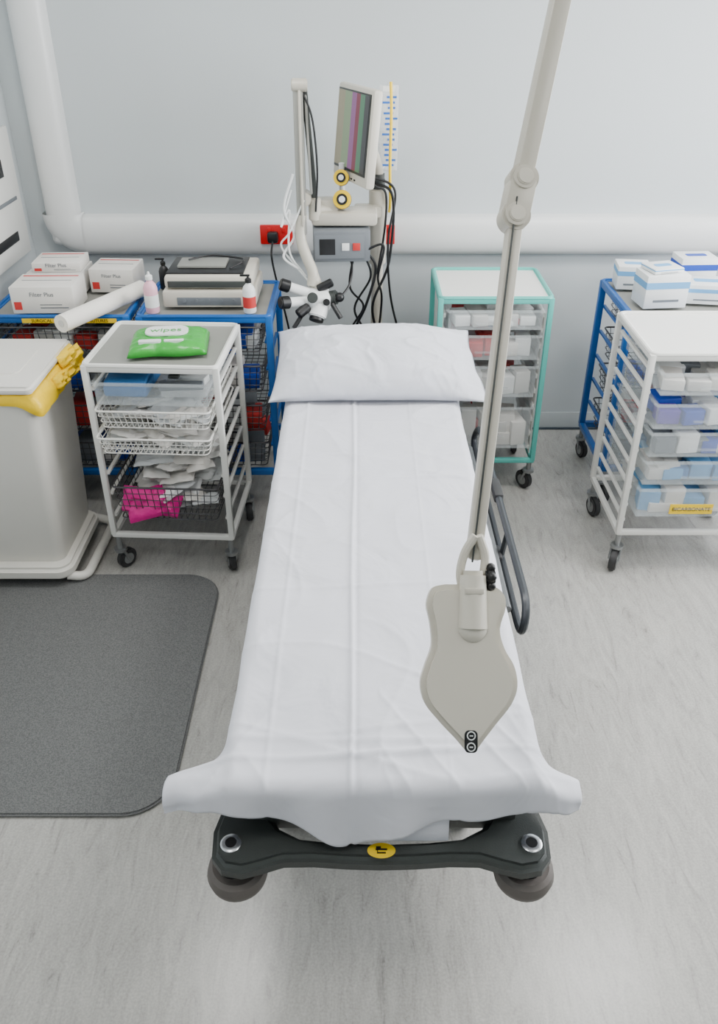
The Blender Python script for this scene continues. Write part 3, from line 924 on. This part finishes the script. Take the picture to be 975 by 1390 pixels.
p.cyl(H0+V((.01, -.02, -.02)), H0+V((-.005, -.05, -.065)), .038, 0, 24, bev=.005)
p.cyl(H0+V((-.005, -.05, -.065)), H0+V((-.008, -.058, -.076)), .030, 1, 24)
for k in (-1, 1):
    a_ = H0+V((-.04, -.01+.01*k, .01+k*.014)); b_ = H0+V((-.115, -.04+.025*k, .030+k*.024))
    p.cyl(a_, b_, .020, 0, 20); p.cyl(b_, b_+(b_-a_).normalized()*.042, .026, 1, 20, bev=.004)
p.cyl(H0+V((.04, 0, .0)), H0+V((.080, -.01, .01)), .030, 2, 20, bev=.005)
p.ball(H0+V((.09, -.02, .012)), .020, 1)
p.cyl(H0+V((-.04, -.04, -.02)), H0+V((-.080, -.07, -.045)), .021, 1, 16, bev=.003)
p.tube([H0+V((-.05, -.04, -.03)), H0+V((-.10, -.08, -.10))], .009, 1)
p.tube([H0+V((.06, -.04, -.01)), H0+V((.095, -.07, -.06))], .010, 1)
p.cyl(H0+V((.0, .0, .04)), H0+V((.06, -.0, .07)), .018, 1, 16, bev=.003)
p.cyl(H0+V((-.02, -.05, .02)), H0+V((-.02, -.065, .025)), .022, 2, 16, bev=.003)
p.cyl(H0+V((.035, -.045, .0)), H0+V((.038, -.062, .005)), .014, 1, 16, bev=.003)
p.done()
ed = V((.135, -.31, 0)).normalized(); mang = math.atan2(ed.y, ed.x)
mc = V((-.100, -.13, 1.530))
p = MB("monitor_casing", [M_cream, M_dgrey, M_black], g, loc=mc, rot=(-.10, 0, mang))
p.box((0, .012, 0), (.345, .04, .355), 0, .012)
p.box((0, -.010, .012), (.31, .004, .295), 1, .001)
p.box((0, .045, 0), (.20, .05, .20), 0, .02)
for k in range(5): p.box((-.06+k*.03, -.009, -.160), (.014, .004, .006), 2, .001)
p.done()
s_ = MB("monitor_screen", [M_screen], g, loc=mc, rot=(-.10, 0, mang)); s_.box((0, -.0125, .014), (.298, .003, .278), 0); s_.done()
p = MB("monitor_mount", [M_dgrey, M_cream2], g)
p.tube(catmull([(0, 0, 1.30), (.0, -.01, 1.38), (-.02, -.05, 1.45), (-.045, -.09, 1.52)]), .020, 1, 12)
p.cyl((0, 0, 1.30), (0, 0, 1.36), .028, 0, 20)
p.done()
p = MB("hanging_glove_packet", [M_bag, M_blueround, M_ylabel, M_gwhite], g)
p.box((.04, .03, 1.53), (.080, .02, .33), 0, .006)
for k in range(14): p.box((.04+.012*(k % 2), .019, 1.39+k*.020), (.05-.01*(k % 3), .002, .008), 1)
p.box((.04, .02, 1.68), (.05, .003, .02), 3)
p.tube(catmull([(.046, -.02, 1.71), (.050, -.03, 1.6), (.048, -.04, 1.4), (.052, -.03, 1.25), (.05, .02, 1.2)]), .006, 2, 8)
p.tube([(.0, 0, 1.36), (.04, .04, 1.40), (.04, .04, 1.70)], .006, 0)
p.done()
p = MB("cables", [M_black, M_gwhite], g)
for pts, m_, r_ in (
    ([(-.03, -.03, 1.33), (.06, -.06, 1.28), (.05, -.05, 1.0), (-.02, -.06, .80), (.03, -.05, .60)], 0, .006),
    ([(-.03, -.05, 1.36), (.07, -.05, 1.30), (.045, -.07, 1.1), (.06, -.05, .85), (.12, 0, .60)], 0, .005),
    ([(-.06, -.2, 1.10), (-.01, -.2, 1.02), (-.05, -.18, .85), (-.10, -.12, .70), (-.08, -.05, .5)], 0, .006),
    ([(-.06, -.12, 1.06), (-.03, -.1, .95), (-.10, -.08, .80), (-.04, -.06, .66), (-.05, 0, .5)], 0, .005),
    ([(-.10, -.1, 1.06), (-.12, -.08, .9), (-.06, -.05, .8), (-.12, 0, .66), (-.1, 0, .5)], 0, .005),
    ([(-.08, -.2, 1.08), (.02, -.22, 1.12), (.0, -.2, .98), (.02, -.1, .85), (.0, -.06, .6)], 0, .005),
    ([(-.34, -.22, 1.40), (-.38, -.24, 1.27), (-.345, -.22, 1.16), (-.39, -.24, 1.08), (-.33, -.25, 1.03)], 1, .005),
    ([(-.35, -.22, 1.34), (-.395, -.24, 1.20), (-.36, -.22, 1.26), (-.365, -.24, 1.10), (-.30, -.25, 1.00)], 1, .004),
    ([(-.30, -.22, 1.30), (-.36, -.24, 1.18), (-.40, -.22, 1.12), (-.35, -.24, 1.05), (-.28, -.26, .97)], 1, .004),
    ([(-.30, -.18, 1.70), (-.26, -.2, 1.60), (-.245, -.2, 1.42), (-.255, -.2, 1.25)], 0, .004),
    ([(-.17, -.27, .90), (-.12, -.2, .95), (-.11, -.15, 1.02), (-.14, -.12, 1.06)], 0, .005),
    ([(-.04, -.08, 1.42), (-.02, -.12, 1.34), (.03, -.09, 1.30), (.03, -.06, 1.15), (.0, -.06, .95)], 0, .005),
):
    p.tube(catmull(pts, 10), r_, m_, 8)
p.done()

# ------------------------------------------------------------------ examination lamp (ceiling mounted)
g = group("examination_lamp", (.40, 1.78, ZC))
def L(x, y, z): return V((x-.40, y-1.78, z-ZC))
J1 = L(.288, 1.547, 1.71); J0 = L(.208, 1.210, 1.148); T1 = L(.448, 1.93, 2.345)
p = MB("arms", [M_cream2, M_dgrey, M_cream], g)
def bar2(P0, P1, w, t, m, bev=.008):
    d = (P1-P0); Ln = d.length; z = d.normalized()
    yv = V((0, 1, 0)); yv = (yv-z*yv.dot(z)).normalized(); xv = yv.cross(z)
    R = Matrix((xv, yv, z)).transposed()
    p.box((P0+P1)/2, (w, t, Ln), m, bev, rot=R.to_euler())
bar2(J1, T1, .034, .045, 0); bar2(J1+(T1-J1)*.06+V((.004, -.024, -.01)), T1+V((.004, -.024, -.01)), .006, .006, 1, .002)
bar2(J0, J1, .027, .038, 0); bar2(J0+V((-.005, -.021, .01)), J1+V((-.005, -.021, .01)), .003, .006, 1, .001)
nrm = V((.1, -.85, .52)).normalized(); up_ = (T1-J1).normalized()
for dz, r in ((.034, .027), (-.034, .027)):
    cc = J1+up_*dz
    p.cyl(cc-nrm*.024, cc+nrm*.026, r, 0, 32, bev=.006)
    p.cyl(cc+nrm*.024, cc+nrm*.030, r*.55, 2, 24, bev=.002)
bar2(J1-up_*.036, J1+up_*.036, .050, .046, 0, .006)
p.done()
p = MB("ceiling_mount", [M_cream2, M_white], g)
p.cyl(T1, (T1.x, T1.y, -.10), .030, 0, 24)
p.ball(T1, .05, 0)
p.tube([(T1.x, T1.y, -.12), (0, 0, -.12)], .028, 0, 16)
p.cyl((0, 0, -.15), (0, 0, 0), .04, 0, 24); p.cyl((0, 0, -.03), (0, 0, 0), .13, 1, 32, bev=.01)
p.done()
p = MB("head_yoke", [M_cream, M_black, M_cream2], g)
e0 = J0+V((0, -.012, .0))
p.tube(catmull([e0+V((.0, .01, .055)), e0+V((-.018, .0, .025)), e0+V((-.026, -.015, -.01)), e0+V((-.020, -.03, -.045))]), .008, 0, 10)
p.tube(catmull([e0+V((.006, .01, .055)), e0+V((.018, -.0, .02)), e0+V((.016, -.015, -.01)), e0+V((.012, -.03, -.045))]), .008, 0, 10)
k0 = e0+V((0, -.02, -.022))
p.cyl(k0+V((-.026, 0, 0)), k0+V((.022, 0, 0)), .012, 2, 20)
p.cyl(k0+V((.018, 0, .008)), k0+V((.036, 0, .008)), .017, 1, 16, bev=.004)
for k in range(5):
    a_ = k*2*math.pi/5
    p.ball(k0+V((.028, .017*math.cos(a_), .008+.017*math.sin(a_))), .009, 1, u=10, v=6)
p.done()
HC = J0+V((-.010, -.128, -.136))
s = 1.36e-3
pxo = [(600, 797), (655, 797), (676, 806), (681, 826), (673, 856), (679, 882), (692, 906), (696, 932), (688, 956), (668, 982), (652, 1003), (641, 1017), (630, 1018), (615, 1002), (594, 980), (575, 956), (569, 930), (575, 905), (583, 880), (581, 850), (576, 825), (583, 803)]
out = [((x-635)*s, -(y-905)*s*.96) for x, y in pxo]
oc = catmull([(x, y, 0) for x, y in out]+[(out[0][0], out[0][1], 0)], 4)[:-1]
oc = [(v_.x, v_.y) for v_ in oc][::-1]
yv = V((.02, .62, .785)).normalized(); zv = V((.05, -.785, .62)).normalized(); xv = yv.cross(zv).normalized(); zv = xv.cross(yv)
R = Matrix((xv, yv, zv)).transposed().to_4x4()
hp = MB("lamp_head", [M_cream, M_black, M_gwhite, M_lens, M_cream2], g, loc=HC, rot=R.to_euler())
hp.prism(oc, -.022, .014, 0, bev=.010, seg=4)
hp.prism([(x*.8, y*.8) for x, y in oc], -.026, -.021, 3)
hp.cyl((.002, .158, .010), (.001, .065, .008), .023, 0, 28, r2=.027)
hp.ball((.001, .065, .008), .027, 0, sc=(1, 1.0, .75))
hp.cyl((.002, .157, .010), (.002, .166, .010), .018, 4, 24)
hp.box((0, .130, .0325), (.034, .010, .004), 4, .001)
hp.prism(rrect(-.013, .010, -.148, -.110, .008), .0135, .0155, 1, bev=.0005)
for yy in (-.119, -.138):
    hp.lathe([(.0078, .0156), (.0078, .0164), (.0060, .0164), (.0060, .0156), (.0059, .01565)], Matrix.Translation((-.0015, yy, 0)), 2)
    hp.cyl((-.0015, yy, .0155), (-.0015, yy, .0168), .0058, 1, 16)
    hp.box((-.0015, yy, .0170), (.006, .0018, .0008), 2)
hp.done()

# ------------------------------------------------------------------ lights
for k, (x, y, en) in enumerate(((-.55, .7, 8), (1.3, .7, 8), (-.55, 2.5, 18), (1.3, 2.5, 28))):
    g = group("ceiling_light_panel", (x, y, ZC))
    p = MB("panel", [M_white, M_emit], g)
    p.bb(-.31, .31, -.31, .31, -.02, 0, 0, .004); p.bb(-.28, .28, -.28, .28, -.023, -.019, 1)
    p.done()
    ld = bpy.data.lights.new("panel_lamp", 'AREA'); ld.shape = 'SQUARE'; ld.size = .56; ld.energy = en; ld.color = (1, .985, .96)
    lo = bpy.data.objects.new("panel_lamp", ld); COL.objects.link(lo); lo.parent = g; lo.location = (0, 0, -.03)
ld = bpy.data.lights.new("window_daylight", 'AREA'); ld.shape = 'RECTANGLE'; ld.size = wy1-wy0; ld.size_y = wz1-wz0; ld.energy = 140; ld.color = (.965, .98, 1)
lo = bpy.data.objects.new("window_daylight", ld); COL.objects.link(lo)
lo.location = (XR+.25, (wy0+wy1)/2, (wz0+wz1)/2); lo.rotation_euler = (math.pi/2, 0, math.pi/2)
wd = bpy.data.worlds.new("world"); scene.world = wd; wd.use_nodes = True
wd.node_tree.nodes["Background"].inputs[0].default_value = (.8, .88, 1, 1); wd.node_tree.nodes["Background"].inputs[1].default_value = 1.0

# ------------------------------------------------------------------ camera
cd = bpy.data.cameras.new("camera"); cam = bpy.data.objects.new("camera", cd); COL.objects.link(cam)
cam.location = (0, 0, 2.05); cam.rotation_euler = (math.radians(90-31.1), 0, 0)
cd.sensor_fit = 'HORIZONTAL'; cd.sensor_width = 36; cd.lens = 1120/975*36
cd.shift_y = -45/975; cd.clip_start = .02
scene.camera = cam
